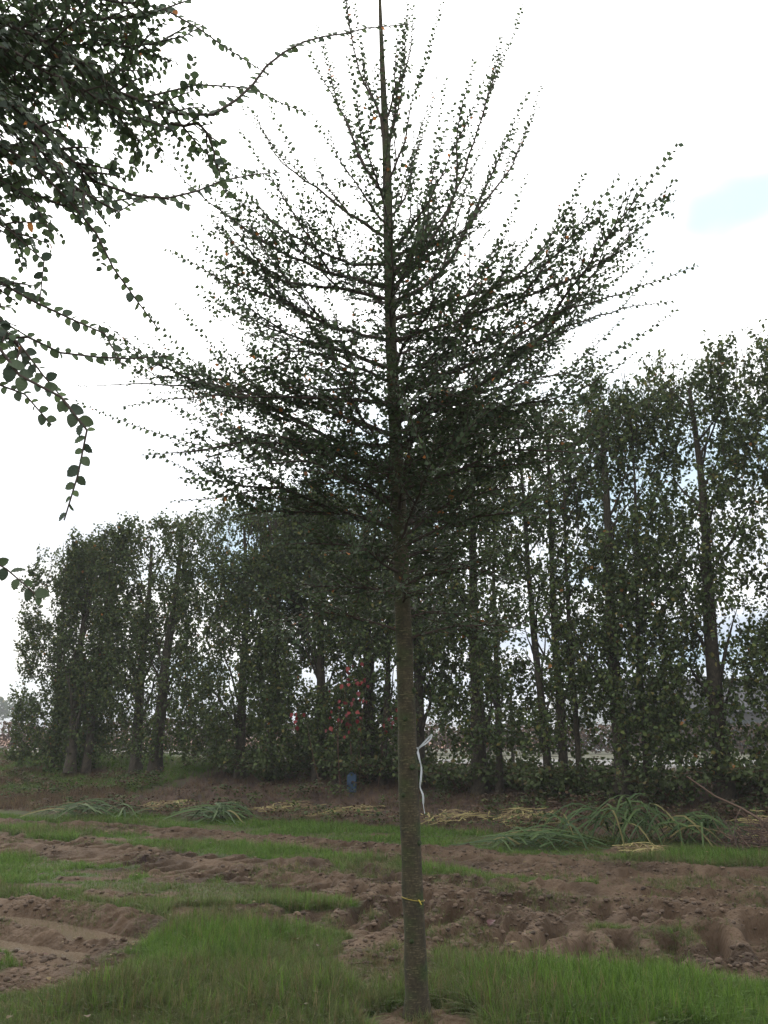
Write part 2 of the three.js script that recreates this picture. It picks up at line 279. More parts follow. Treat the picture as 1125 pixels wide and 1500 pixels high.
// one limb: axis points, side shoots in a fan, twigs on those, leaves in two ranks along all of them
function limb(R, axis, o, leaves) {
  const geos = [], L = axis.reduce((s, p, i) => i ? s + p.distanceTo(axis[i - 1]) : 0, 0), curve = new THREE.CatmullRomCurve3(axis);
  const n = Math.max(8, Math.round(L / 0.10)), pts = curve.getSpacedPoints(n);
  for (let i = 1; i < n; i++) pts[i].add(rand3(R, 0.008));
  geos.push(tube(pts, t => mix(o.r, 0.0016, Math.pow(t, 0.75)), o.r > 0.012 ? 7 : 5));
  const tilt = (R() - 0.5) * 0.9; let side = R() < 0.5 ? 1 : -1;
  for (let s = o.bare; s < L * o.fan; s += o.step * (0.6 + 0.8 * R())) {
    const t = s / L, p = curve.getPointAt(t), T = curve.getTangentAt(t);
    let up = V(0, 1, 0).addScaledVector(T, -T.y); if (up.lengthSq() < 0.05) up = V(T.y, 0, 0.3); up.normalize();
    const nor = up.clone().applyAxisAngle(T, tilt + (R() - 0.5) * 1.1), S = T.clone().cross(nor).normalize();
    const len = o.side * (0.35 + 0.65 * Math.sin(Math.PI * Math.min(1, 0.25 + t * 0.8))) * (0.45 + 0.8 * R());
    const d = T.clone().multiplyScalar(0.75).addScaledVector(S, side * (0.75 + 0.3 * R())).add(rand3(R, 0.25));
    const tw = twigPoints(p, d, len, T.clone().multiplyScalar(0.35).add(V(0, o.lift, 0)), 6);
    geos.push(tube(tw, [Math.min(o.r * 0.5, 0.0045), 0.001], 4));
    leafyTwig(R, tw, nor, leaves, o.leaf, 0.02, 0.021 * (o.dense ?? 1));
    let sd = side;
    for (let q = 0.12; q < len * 0.8; q += o.twigStep * (0.6 + 0.8 * R())) {
      const f = q / len * 6, a = Math.floor(f), pp = tw[a].clone().lerp(tw[a + 1], f - a), TT = tw[a + 1].clone().sub(tw[a]).normalize(), SS = TT.clone().cross(nor).normalize();
      const l2 = (0.07 + 0.2 * R()) * (1 - 0.5 * q / len) * o.twigLen;
      const t2 = twigPoints(pp, TT.clone().multiplyScalar(0.8).addScaledVector(SS, sd * 0.8).add(rand3(R, 0.3)), l2, V(0, o.lift * 0.6, 0), 3);
      geos.push(tube(t2, [0.0018, 0.0008], 3)); leafyTwig(R, t2, nor, leaves, o.leaf, 0.01, 0.021 * (o.dense ?? 1)); sd = -sd;
    }
    side = -side;
  }
  const up0 = o.face ? o.face.clone() : V(0, 0.45, 1).add(rand3(R, 0.6)); leafyTwig(R, pts, up0.normalize(), leaves, o.leaf * (o.lead ?? 1.3), o.bare + 0.1, 0.018 * (o.dense ?? 1));
  return merge(geos);
}
function bezier(a, b, c, n = 8) { return new THREE.QuadraticBezierCurve3(a, b, c).getPoints(n); }
function shift(list, base) { return list.map(p => p.clone().sub(base)); }

{ // the tall young beech in the middle
  const base = V(0.19, 0, -5.85), R = rng(77);
  const t = thing('beech_tree', 'tall young beech with straight slim trunk and white tape tied at chest height', 'tree', [base.x, base.y, base.z]);
  const axis = [[0.192, -0.12], [0.19, 0.0], [0.182, 0.3], [0.17, 0.64], [0.15, 1.16], [0.13, 1.88], [0.105, 2.73], [0.07, 3.54], [0.04, 4.36], [0.02, 5.38], [-0.01, 6.2], [-0.03, 6.77], [-0.035, 7.2]].map(([x, y]) => V(x, y, -5.85));
  const curve = new THREE.CatmullRomCurve3(axis), tp = curve.getSpacedPoints(90);
  const rad = y => y < 0.12 ? mix(0.11, 0.065, sst(-0.12, 0.14, y)) : y < 5.4 ? mix(0.065, 0.030, (y - 0.12) / 5.28) : mix(0.030, 0.005, (y - 5.4) / 1.8);
  part('trunk', tube(shift(tp, base), s => rad(mix(-0.12, 7.2, s)), 20, 0.14), youngBark, t);
  const trunkX = y => { let k = 0; while (k < axis.length - 2 && axis[k + 1].y < y) k++; return mix(axis[k].x, axis[k + 1].x, (y - axis[k].y) / (axis[k + 1].y - axis[k].y)); };
  for (const [y, a, r] of [[0.95, 0.6, 0.014], [1.22, 2.2, 0.012], [1.38, 1.1, 0.016], [1.66, 1.7, 0.013], [1.83, 0.4, 0.017], [2.02, 2.5, 0.015], [0.42, 1.9, 0.012]]) { // healed cuts
    const c = V(trunkX(y) + Math.cos(a) * rad(y) * 0.93, y, -5.85 + Math.sin(a) * rad(y) * 0.93), d = V(Math.cos(a), 0.35, Math.sin(a)); part('pruning_scar', tube(shift([c, c.clone().addScaledVector(d, 0.008), c.clone().addScaledVector(d, 0.014), c.clone().addScaledVector(d, 0.0145)], base), s => r * (s < 0.5 ? 1.25 - 0.4 * s : s < 0.9 ? 0.8 : 0.05), 9, 0.3), youngBark, t);
  }
  // height on the trunk, then the tip (x, y, z)
  const limbs = [[3.75,2.03,4.53,-5.60],[3.59,2.09,4.62,-6.30],[4.11,1.64,4.60,-5.30],[4.26,1.71,5.35,-6.15],[4.45,0.82,6.18,-5.65],[4.38,1.16,6.17,-6.25],[4.61,0.67,4.85,-5.35],[3.35,1.43,3.80,-5.50],[3.22,1.49,3.86,-6.35],[3.08,1.12,3.29,-5.35],[2.77,1.06,3.11,-5.95],[2.47,0.79,2.45,-5.45],[2.27,0.77,2.24,-6.15],[3.89,1.29,4.42,-6.05],[4.71,0.71,5.70,-6.35],[3.45,0.90,3.48,-4.95],[3.68,-1.62,3.55,-5.55],[3.15,-2.15,3.93,-6.20],[3.22,-1.45,3.19,-5.40],[2.84,-1.39,3.04,-5.95],[4.11,-1.39,4.59,-5.50],[3.92,-1.36,4.70,-6.35],[4.41,-1.34,5.10,-6.05],[4.50,-1.43,5.21,-5.45],[4.86,-0.90,5.77,-5.75],[5.17,-0.56,6.45,-5.95],[5.57,-0.28,6.74,-5.75],[5.46,0.21,6.83,-5.95],[5.27,0.26,5.96,-5.55],[3.45,-1.62,3.97,-6.45],[3.01,-1.01,3.02,-5.15],[2.59,-0.66,2.67,-5.55],[2.42,-0.42,2.39,-6.25],[4.66,-0.97,4.79,-5.15],[5.01,0.29,5.86,-6.15],[3.82,-0.83,3.85,-5.05],[4.96,-0.37,5.42,-5.45],[3.63,-0.84,4.16,-6.75],[5.76,0.11,6.37,-5.65]];
  for (let k = 0; k < 19; k++) { // low limbs all round
    const y = 2.1 + 1.4 * (k + R()) / 19, az = k * 2.4 + R(), reach = mix(0.75, 1.25, sst(2.15, 3.1, y)) * (0.75 + 0.5 * R());
    limbs.push([y, 0.1 + Math.cos(az) * reach, y + 0.12 * reach * (R() - 0.2), -5.85 + Math.sin(az) * reach]);
  }
  for (let k = 0; k < 22; k++) { // limbs towards and away from the viewer, and short inner ones
    const y = 2.6 + 2.4 * (k + R()) / 22, az = (k % 2 ? 1 : -1) * (Math.PI / 2 + (R() - 0.5) * 1.3), reach = mix(1.35, 0.45, (y - 2.6) / 2.9) * (0.7 + 0.5 * R());
    limbs.push([y, 0.08 + Math.cos(az) * reach, y + reach * mix(0.1, 1.1, (y - 2.6) / 2.9), -5.85 + Math.sin(az) * reach]);
  }
  const leaves = new Leaves();
  for (const [h, x, y, z] of limbs) {
    const a = V(trunkX(h), h, -5.85), c = V(x, y, z), flatness = sst(4.6, 3.0, h), L = a.distanceTo(c);
    const sag = mix(-0.10, 0.10, flatness) * L, ax = [a, ...[0.28, 0.52, 0.76].map(q => { const p = a.clone().lerp(c, q).add(rand3(R, 0.03 * L)); p.y += sag * 4 * q * (1 - q); return p; }), c];
    const spec = { r: 0.006 + 0.006 * L, bare: 0.12 * Math.min(1, L), fan: mix(L > 1.2 ? 0.6 : 0.78, 0.36, sst(5.0, 5.9, y)), step: mix(0.048, 0.07, sst(4.8, 5.6, y)), side: mix(0.22 + 0.11 * Math.min(L, 1.6), 0.14, sst(4.7, 5.7, y)), twigStep: 0.05, twigLen: 1.0, lift: 0.14, leaf: 0.029, dense: 0.9 };
    const list = [limb(R, ax, spec, leaves)], forks = L > 1.5 ? 2 : L > 0.75 ? 1 : 0;
    for (let q = 0; q < forks; q++) {
      const p = ax[1 + q].clone(), d = c.clone().sub(ax[1 + q]).normalize(), turn = (R() < 0.5 ? 1 : -1) * (0.4 + 0.45 * R());
      d.applyAxisAngle(V(0, 1, 0), turn); d.y += 0.15 + 0.35 * R(); const l = L * (0.38 + 0.25 * R()), e = p.clone().addScaledVector(d.normalize(), l), m = p.clone().lerp(e, 0.5).add(rand3(R, 0.06 * l)); m.y -= 0.04 * l;
      list.push(limb(R, [p, m, e], { ...spec, r: spec.r * 0.55, bare: 0.06, fan: 0.66, side: spec.side * 0.8 }, leaves));
    }
    for (let q = 0, n = L > 0.9 ? 2 + Math.floor(R() * 2) : 1; q < n; q++) { // long straight leafy whips
      const f = 0.42 + 0.42 * R(), i = Math.min(3, Math.floor(f * 4)), p = ax[i].clone().lerp(ax[i + 1], f * 4 - i), d = c.clone().sub(a).normalize().applyAxisAngle(V(0, 1, 0), (R() - 0.5) * 1.3);
      d.y += 0.1 + 0.55 * R(); const l = (0.45 + 0.45 * R()) * Math.min(1, 0.5 + 0.4 * L), tp = twigPoints(p, d, l, V(0, 0.22, 0), 8);
      list.push(tube(tp, [0.0035, 0.0012], 4)); leafyTwig(R, tp, V(0, 0.45, 1).add(rand3(R, 0.6)), leaves, 0.030, 0.03, 0.019);
    }
    const g = merge(list); g.translate(-base.x, -base.y, -base.z); part('branch', g, twigMat, t);
  }
  for (const m of leaves.m) { m.elements[12] -= base.x; m.elements[13] -= base.y; m.elements[14] -= base.z; }
  leaves.build('crown', beechLeaf, beechMat, t);
  console.log('middle beech leaves', leaves.m.length);

  // things tied to the trunk
  const tape = thing('marking_tape', 'white plastic tape knotted on the side of the slim beech trunk', 'tape', [0.138, 1.5, -5.85]);
  const white = new THREE.MeshPhysicalMaterial({ color: C(0.55, 0.58, 0.60), roughness: 0.45, transmission: 0.25, thickness: 0, side: THREE.DoubleSide });
  const ring = (r, y, tiltX, n = 40) => Array.from({ length: n + 1 }, (_, i) => { const a = i / n * 6.2832; return V(Math.cos(a) * r, y + tiltX * Math.cos(a), Math.sin(a) * r); });
  part('knot', tube([V(0.055, -0.045, 0.0), V(0.066, -0.03, 0.012), V(0.068, -0.018, 0.014), V(0.056, -0.008, 0.0)], [0.006, 0.005], 7), white, tape);
  const loopEnd = [V(0.064, -0.02, 0.01), V(0.085, 0.0, 0.03), V(0.115, 0.018, 0.035), V(0.142, 0.045, 0.03), V(0.150, 0.068, 0.026), V(0.138, 0.058, 0.022), V(0.11, 0.03, 0.02), V(0.066, -0.016, 0.012)];
  part('loop', ribbon(new THREE.CatmullRomCurve3(loopEnd).getPoints(24), () => 0.009, V(0.1, 0.3, 1).normalize(), 0.3), white, tape);
  const tail = [V(0.064, -0.03, 0.02), V(0.072, -0.07, 0.035), V(0.084, -0.12, 0.03), V(0.080, -0.19, 0.04), V(0.076, -0.235, 0.03), V(0.092, -0.28, 0.035), V(0.094, -0.33, 0.03), V(0.102, -0.385, 0.032)];
  part('tail', ribbon(new THREE.CatmullRomCurve3(tail).getPoints(30), s => 0.013 * (0.55 + 0.45 * Math.abs(Math.sin(s * 9 + 1))) * (s > 0.85 ? 0.5 : 1), V(0.3, 0.1, 1).normalize(), 0.4), white, tape);
  const tie = thing('string_tie', 'thin yellow string looped round the lower beech trunk', 'string', [0.17, 0.64, -5.85]);
  part('loop', tube(ring(0.0645, 0, -0.01), [0.0026, 0.0026], 6), plain(0.26, 0.20, 0.04, 0.8), tie);
  part('knot', tube([V(0.03, 0, 0.058), V(0.035, -0.004, 0.07), V(0.045, -0.022, 0.072)], [0.005, 0.003], 6), plain(0.45, 0.36, 0.04, 0.6), tie);
}

{ // the beech beside the camera whose boughs hang into the picture
  const base = V(-2.3, 0, -2.4), R = rng(1234);
  const t = thing('beech_tree', 'young beech with large rounded leaves, its drooping boughs overhanging in the foreground', 'tree', [base.x, 0, base.z]);
  const axis = [-0.12, 0.5, 1.4, 2.4, 3.4, 4.4, 5.4, 6.4].map((y, i) => V(-2.3 + 0.03 * Math.sin(i * 1.7), y, -2.4 + 0.02 * Math.cos(i * 2.1)));
  part('trunk', tube(shift(new THREE.CatmullRomCurve3(axis).getSpacedPoints(60), base), s => mix(0.075, 0.008, s), 16, 0.14), youngBark, t);
  const boughs = [
    [[-1.29,3.66,-2.50],[-0.95,3.72,-2.50],[-0.73,3.86,-2.60],[-0.51,4.04,-2.70]],
    [[-1.27,3.70,-2.40],[-0.95,3.54,-2.40],[-0.78,3.42,-2.40],[-0.61,3.36,-2.45],[-0.48,3.42,-2.50],[-0.35,3.68,-2.60],[-0.21,3.85,-2.70],[0.09,4.06,-2.90]],
    [[-1.14,3.29,-2.20],[-0.91,3.15,-2.20],[-0.75,3.01,-2.25],[-0.58,3.00,-2.30],[-0.45,3.12,-2.40],[-0.31,3.21,-2.50]],
    [[-1.07,3.06,-2.10],[-0.85,2.95,-2.10],[-0.72,2.81,-2.15],[-0.64,2.67,-2.20],[-0.59,2.62,-2.30]],
    [[-1.06,2.73,-2.20],[-0.87,2.65,-2.20],[-0.70,2.56,-2.20],[-0.65,2.48,-2.20]],
    [[-0.92,2.46,-1.90],[-0.78,2.35,-1.90],[-0.68,2.28,-1.90],[-0.62,2.20,-1.90],[-0.64,2.10,-1.90],[-0.66,2.02,-1.90]],
    [[-1.13,2.96,-2.30],[-1.01,2.89,-2.30],[-0.96,2.79,-2.30]],
    [[-0.92,1.98,-2.00],[-0.83,1.95,-2.00],[-0.78,1.90,-2.00],[-0.73,1.87,-2.00]],
    [[-1.44,4.07,-2.70],[-1.10,4.10,-2.80],[-0.76,4.03,-2.80],[-0.52,3.94,-2.90],[-0.42,3.93,-3.00]],
    [[-1.44,3.72,-2.80],[-1.17,3.77,-2.80],[-0.88,3.67,-2.80],[-0.58,3.82,-2.90],[-0.28,3.77,-3.00]],
    [[-1.11,2.57,-2.30],[-0.97,2.61,-2.30],[-0.84,2.59,-2.40],[-0.60,2.63,-2.50]],
    [[-0.96,2.36,-2.00],[-0.86,2.36,-2.00],[-0.78,2.30,-2.00],[-0.74,2.26,-2.00]],
    [[-1.27,3.26,-2.50],[-1.03,3.13,-2.50],[-0.89,3.10,-2.50],[-0.73,3.13,-2.50],[-0.59,3.16,-2.60]],
    [[-1.20,3.50,-2.30],[-0.96,3.41,-2.30],[-0.78,3.30,-2.30],[-0.60,3.25,-2.35]],
    [[-1.10,3.17,-2.15],[-0.90,3.06,-2.15],[-0.79,2.95,-2.15],[-0.68,2.87,-2.15],[-0.62,2.95,-2.20]],
    [[-0.98,2.56,-2.00],[-0.84,2.46,-2.00],[-0.76,2.36,-2.00],[-0.70,2.30,-2.00]],
    [[-1.35,3.67,-2.60],[-1.05,3.74,-2.60],[-0.79,3.72,-2.60],[-0.60,3.89,-2.70]],
    [[-1.06,2.95,-2.10],[-0.92,2.92,-2.10],[-0.85,2.84,-2.10],[-0.82,2.79,-2.10]],
    [[-1.00,2.80,-2.00],[-0.88,2.75,-2.00],[-0.80,2.65,-2.05],[-0.81,2.58,-2.05]],
    [[-0.63,3.34,-2.45],[-0.53,3.32,-2.45],[-0.50,3.25,-2.50],[-0.46,3.13,-2.50]],
  ];
  const fans = [0.8, 0.62, 0.74, 0.7, 0.8, 0.62, 0.8, 0.3, 0.75, 0.7, 0.7, 0.8, 0.8, 0.9, 0.9, 0.9, 0.9, 0.9, 0.9, 0.4], sides = [0.16, 0.17, 0.15, 0.14, 0.12, 0.11, 0.12, 0.02, 0.16, 0.16, 0.11, 0.11, 0.15, 0.2, 0.2, 0.18, 0.18, 0.15, 0.14, 0.05];
  const leaves = new Leaves();
  boughs.forEach((b, k) => {
    const pts = b.map(p => V(...p)), hy = Math.min(5.6, Math.max(1.7, pts[0].y - 0.05 - 0.12 * (k % 3)));
    const ax = k === 19 ? pts : [V(-2.3, hy, -2.4), V(-1.75, mix(hy, pts[0].y, 0.55) + 0.05, mix(-2.4, pts[0].z, 0.5)), ...pts];
    const g = limb(R, ax, { r: k === 7 || k > 16 ? 0.006 : 0.013, bare: k === 7 ? 1.2 : k === 19 ? 0.05 : 0.45, fan: fans[k], step: 0.022, side: sides[k] * 1.6, twigStep: 0.045, twigLen: 0.75, lift: -0.1, leaf: 0.0245, face: V(0.2 * (R() - 0.5), 0.25, 0.9), dense: 0.62, lead: k === 5 || k === 7 ? 1.55 : 1.25 }, leaves);
    g.translate(-base.x, 0, -base.z); part('branch', g, twigMat, t);
  });
  for (let k = 0; k < 18; k++) {
    const y = 1.9 + 3.4 * (k + R()) / 18, az = Math.PI * (0.55 + 1.25 * R()), reach = mix(1.5, 0.5, (y - 1.9) / 3.4);
    const a = V(-2.3, y, -2.4), c = V(-2.3 + Math.cos(az) * reach, y + 0.35 * reach, -2.4 + Math.sin(az) * reach), b = a.clone().lerp(c, 0.5); b.y += 0.08;
    const g = limb(R, bezier(a, b, c), { r: 0.014, bare: 0.2, fan: 0.8, step: 0.12, side: 0.4, twigStep: 0.12, twigLen: 1, lift: 0.05, leaf: 0.030 }, leaves);
    g.translate(-base.x, 0, -base.z); part('branch', g, twigMat, t);
  }
  // the leaves nearest to where one stands, each on its own; the others as one crown
  const eye = V(0, 1.6, 0), look = V(0, 0.2244, -0.9745);
  const order = leaves.m.map((m, i) => { const p = V(m.elements[12], m.elements[13], m.elements[14]).sub(eye), d = p.dot(look); const seen = d > 0 && Math.abs(p.x) < 0.415 * d && p.y * 0.9745 + p.z * 0.2244 < 0.55 * d; return [seen ? V(m.elements[0], m.elements[1], m.elements[2]).length() / d : 0, i]; }).sort((a, b) => b[0] - a[0]);
  const single = new Set(order.slice(0, 300).map(o => o[1])), rest = new Leaves();
  const tones = [[0.050, 0.072, 0.040], [0.062, 0.090, 0.042], [0.042, 0.062, 0.040], [0.40, 0.16, 0.04]].map(c => { const m = leafMat(0.22, 0.65, 0.6); m.color = C(...c); return m; });
  leaves.m.forEach((m, i) => {
    m.elements[12] -= base.x; m.elements[14] -= base.z;
    if (single.has(i)) { const o = part('leaf', beechLeafFine, leaves.c[i].r > 0.15 ? tones[3] : tones[i % 3], t); o.applyMatrix4(m); }
    else { rest.m.push(m); rest.c.push(leaves.c[i]); }
  });
  rest.build('crown', beechLeafFine, beechMat, t);
  console.log('near beech leaves', leaves.m.length);
}

// ---------------------------------------------------------------- the clipped windbreak row
function hedgeTree(seed, x, z, H, label, o = {}) {
  const R = rng(seed), y0 = groundY(x, z) - 0.05, t = thing('hedge_tree', label, 'tree', [x, y0, z], 'trees of the windbreak row');
  const stems = o.stems ?? [[0, 0, 0, 0, 0.13]], geosLimb = [], twigs = [], leaves = new Leaves(), half = (o.half ?? 1.15) * 1.3, low = o.low ?? 0.35;
  H -= y0;
  const local = (a, h, n) => V(a * ROWD[0] + n * ROWN[0], h, a * ROWD[1] + n * ROWN[1]); // along the row, up, towards the field
  for (const [a0, n0, a1, n1, r] of stems) {
    const top = H * (0.86 + 0.08 * R()), pts = [];
    for (let i = 0; i <= 14; i++) { const s = i / 14; pts.push(local(mix(a0, a1, s) + 0.07 * Math.sin(s * 7 + seed) * s, top * s, mix(n0, n1, s) + 0.06 * Math.sin(s * 5 + seed * 2) * s)); }
    part('trunk', tube(pts, s => r * (s < 0.06 ? 1.35 - 5.8 * s : mix(1, 0.22, s)), 10, 0.3), oldBark, t);
    for (let k = 0; k < 15; k++) {
      const s = mix(0.12, 0.97, (k + R()) / 15), f = s * 14, i = Math.min(13, Math.floor(f)), p = pts[i].clone().lerp(pts[i + 1], f - i), az = R() * 6.283, out = 0.5 + 0.6 * R();
      const d = local(Math.cos(az) * out, 0.75 + 0.5 * R(), Math.sin(az) * out * 0.6), L = Math.min((0.8 + 1.2 * R()) * (1.1 - 0.4 * s), (H - p.y) * 1.1);
      const tp = twigPoints(p, d, L, local((R() - 0.5) * 0.5, 0.5, (R() - 0.5) * 0.4), 6);
      for (let q = 1; q < 6; q++) tp[q].add(rand3(R, 0.025));
      geosLimb.push(tube(tp, [r * 0.34 * (1.1 - s * 0.7), 0.006], 5));
    }
  }
  // upright cut shoots along the top
  for (let k = 0; k < 26; k++) { const a = (R() * 2 - 1) * half, n = (R() - 0.5) * 1.0, hh = H - 0.9 - 0.4 * R(); twigs.push(tube(twigPoints(local(a, hh, n), V((R() - 0.5) * 0.5, 1, (R() - 0.5) * 0.5), 0.6 + 0.45 * R(), V(0, 0.2, 0), 3), [0.008, 0.004], 3)); }
  const clumps = Math.round((o.clumps ?? 900) * (x > 0.5 ? 1.9 : 2.3));
  for (let k = 0, tries = 0; k < clumps && tries < clumps * 12; tries++) {
    const a = (R() * 2 - 1) * half, h = mix(low, H, Math.pow(R(), 0.9)), n = (R() < 0.55 ? Math.sign(R() - 0.5) * (0.45 + 0.3 * R()) : (R() - 0.5) * 1.3);
    const wx = x + a * ROWD[0] + n * ROWN[0], wz = z + a * ROWD[1] + n * ROWN[1];
    if (h > H - 0.5 * fbm(wx * 1.5, 3, wz * 1.5, 3) - 0.12 * Math.abs(n) - (o.endRound ? 0.9 * Math.pow(Math.max(0, a / half), 3) : 0)) continue;
    const dens = fbm(wx * 1.1 + 3, h * 0.9, wz * 1.1, 3), thin = (o.thin ?? 0.43) + 0.02;
    if (dens < thin + 0.03 * sst(low + 1.2, low, h) - 0.05 * R()) continue;
    k++;
    const p = local(a, h, n), d = local((R() - 0.5) * 1.2, 0.5 + 0.8 * R(), Math.sign(n) * 0.5 * R() + (R() - 0.5)), L = 0.22 + 0.25 * R();
    const tw = twigPoints(p, d, L, V(0, -0.3, 0), 3); twigs.push(tube(tw, [0.0045, 0.002], 3));
    const num = 9 + Math.floor(R() * 7);
    for (let q = 0; q < num; q++) {
      const f = (q + R()) / num * 3, i = Math.min(2, Math.floor(f)), pp = tw[i].clone().lerp(tw[i + 1], f - i).add(rand3(R, 0.05));
      const dir = rand3(R, 1); dir.y = dir.y * 0.6 - 0.45; const nor = rand3(R, 0.9); nor.y += 0.8;
      leaves.add(pp, dir, nor, 0.04 + 0.052 * R(), pick(R, HEDGE));
    }
  }
  for (const g of geosLimb) part('branch', g, oldBark, t);
  const tw = part('twigs', merge(twigs), twigMat, t); tw.userData.kind = 'stuff';
  leaves.build('crown', hedgeLeaf, hedgeMat, t);
  return leaves.m.length;
}
let hedgeCount = 0;
const HT = [
  [-8.95, -26.75, 6.8, 'hedge tree with rounded outer side at the open end of the row', { endRound: true, thin: 0.35, half: 1.0, low: 0.1, stems: [[0.1, 0.1, 0.25, 0, 0.09]], clumps: 1150 }],
  [-7.75, -25.9, 7.05, 'hedge tree with leaning forked trunks, second from the open end of the row', { stems: [[0, 0.7, 0.45, 0.2, 0.14], [-0.25, 0.4, -0.3, 0, 0.11]], half: 1.25, low: 0.4 }],
  [-5.85, -24.55, 7.15, 'hedge tree with two close upright trunks behind the flat heap of green reeds', { stems: [[0.35, 0.2, 0.5, 0, 0.15], [-0.35, 0.2, -0.65, 0, 0.17]], half: 1.35 }],
  [-3.35, -22.84, 7.2, 'hedge tree with straight dark trunk, one of a close pair behind the tangled reed heap', { half: 1.2, stems: [[0, 0, 0.1, 0, 0.13]] }],
  [-2.6, -22.3, 7.2, 'hedge tree with slimmer trunk, the other of the close pair behind the tangled reed heap', { half: 0.95, clumps: 700, stems: [[0, 0, -0.1, 0, 0.11]] }],
  [-1.45, -21.55, 7.2, 'hedge tree partly hung with red creeper, left of the blue canister', { half: 1.0, clumps: 800 }],
  [-0.35, -20.78, 7.4, 'hedge tree with red creeper in its leaves and a blue canister at its foot', { half: 1.0, stems: [[0, 0, 0, 0, 0.14], [-0.45, 0.1, -0.75, 0, 0.08]], clumps: 850 }],
  [0.72, -20.02, 7.7, 'hedge tree standing right behind the slim taped beech trunk', { half: 1.0, clumps: 800 }],
  [1.87, -19.22, 8.1, 'hedge tree with thick dark trunk behind the yellow straw', { half: 1.0, stems: [[0, 0, 0.05, 0, 0.17], [-0.5, 0.1, -0.45, 0, 0.07]], thin: 0.44, low: 0.7 }],
  [3.35, -18.2, 8.3, 'hedge tree with crooked side stem, in the gap where pale fields show through', { half: 1.15, stems: [[0, 0, 0.1, 0, 0.10], [0.25, 0.1, 0.75, 0, 0.09], [-0.3, 0, -0.2, 0, 0.06]], thin: 0.46, low: 0.7, clumps: 850 }],
  [4.31, -17.54, 8.45, 'hedge tree with straight bare upper trunk behind the big green reed heap', { half: 1.0, stems: [[0, 0.1, 0.1, 0, 0.15], [-0.4, 0, -0.5, 0, 0.06]], thin: 0.45, low: 0.6 }],
  [5.75, -16.55, 8.6, 'hedge tree with forked top, leafy to the ground beside the brown twig heap', { half: 1.15, stems: [[0, 0, 0.05, 0, 0.16]], thin: 0.43, low: 0.3, clumps: 1100 }],
  [7.3, -15.45, 8.7, 'hedge tree leafy to the ground, past the brown twig heap', { half: 1.2, thin: 0.43, low: 0.3, clumps: 1100 }],
  [9.2, -14.1, 8.7, 'hedge tree leafy to the ground at the near end of the row', { half: 1.3, thin: 0.43, low: 0.3, clumps: 1000 }],
];
HT.forEach(([x, z, H, label, o], k) => hedgeCount += hedgeTree(300 + k * 7, x, z, H, label, o));
console.log('hedge leaves', hedgeCount);

// low bushes between the trunks
function bush(seed, x, z, w, h, label, palette, leafSize = 0.07, count = 900) {
  const R = rng(seed), y0 = groundY(x, z) - 0.03, t = thing('bramble_bush', label, 'bush', [x, y0, z], 'bushes under the windbreak row'), st = [], leaves = new Leaves();
  for (let k = 0; k < 16; k++) {
    const az = R() * 6.283, tp = twigPoints(V((R() - 0.5) * w * 0.5, 0, (R() - 0.5) * w * 0.4), V(Math.cos(az) * 0.6, 1, Math.sin(az) * 0.6), h * (0.8 + 0.5 * R()), V(Math.cos(az) * 0.9, -0.9, Math.sin(az) * 0.9), 7);
    st.push(tube(tp, [0.009, 0.003], 4));
    for (let q = 0; q < count / 16; q++) { const f = (0.1 + 0.9 * R()) * 6.99, i = Math.floor(f), p = tp[i].clone().lerp(tp[i + 1], f - i).add(rand3(R, 0.17)); p.y = Math.max(0.03, p.y); const nor = rand3(R, 0.8); nor.y += 0.8; leaves.add(p, rand3(R, 1), nor, leafSize * (0.6 + 0.7 * R()), pick(R, palette)); }
  }
  for (const g of st) part('stem', g, shootMat, t);
  leaves.build('foliage', hedgeLeaf, hedgeMat, t);
}
const BRAMBLE = [[0.6, [0.072, 0.098, 0.034]], [0.3, [0.085, 0.115, 0.036]], [0.1, [0.12, 0.10, 0.035]]], BRIGHT = [[0.6, [0.085, 0.13, 0.03]], [0.4, [0.06, 0.10, 0.025]]];
const SHADY = 'low bramble growing between the hedge trunks';
[[11.6, 1.0], [10.2, 0.9], [8.9, 1.0], [7.6, 1.05], [6.4, 1.0], [5.3, 1.0], [4.2, 1.05], [3.1, 0.95], [2.1, 1.0], [1.0, 1.2], [-0.2, 1.3], [-1.5, 1.3], [-2.8, 1.3]].forEach(([a, h], k) => { const [x, z] = rowAt(a, -0.35 + 0.3 * (k % 2)); bush(900 + k, x, z, 1.3, h * 1.15, SHADY, BRAMBLE, 0.08, 1300); });
{ const [x, z] = rowAt(16.9, 0.2); bush(950, x, z, 1.6, 0.7, 'bright green nettles under the open end of the hedge on the bank', BRIGHT, 0.07, 1000); }
{ const [x, z] = rowAt(18.2, -0.9); bush(951, x, z, 1.8, 0.5, 'low green weeds along the top of the grassy bank', BRIGHT, 0.07, 1100); }

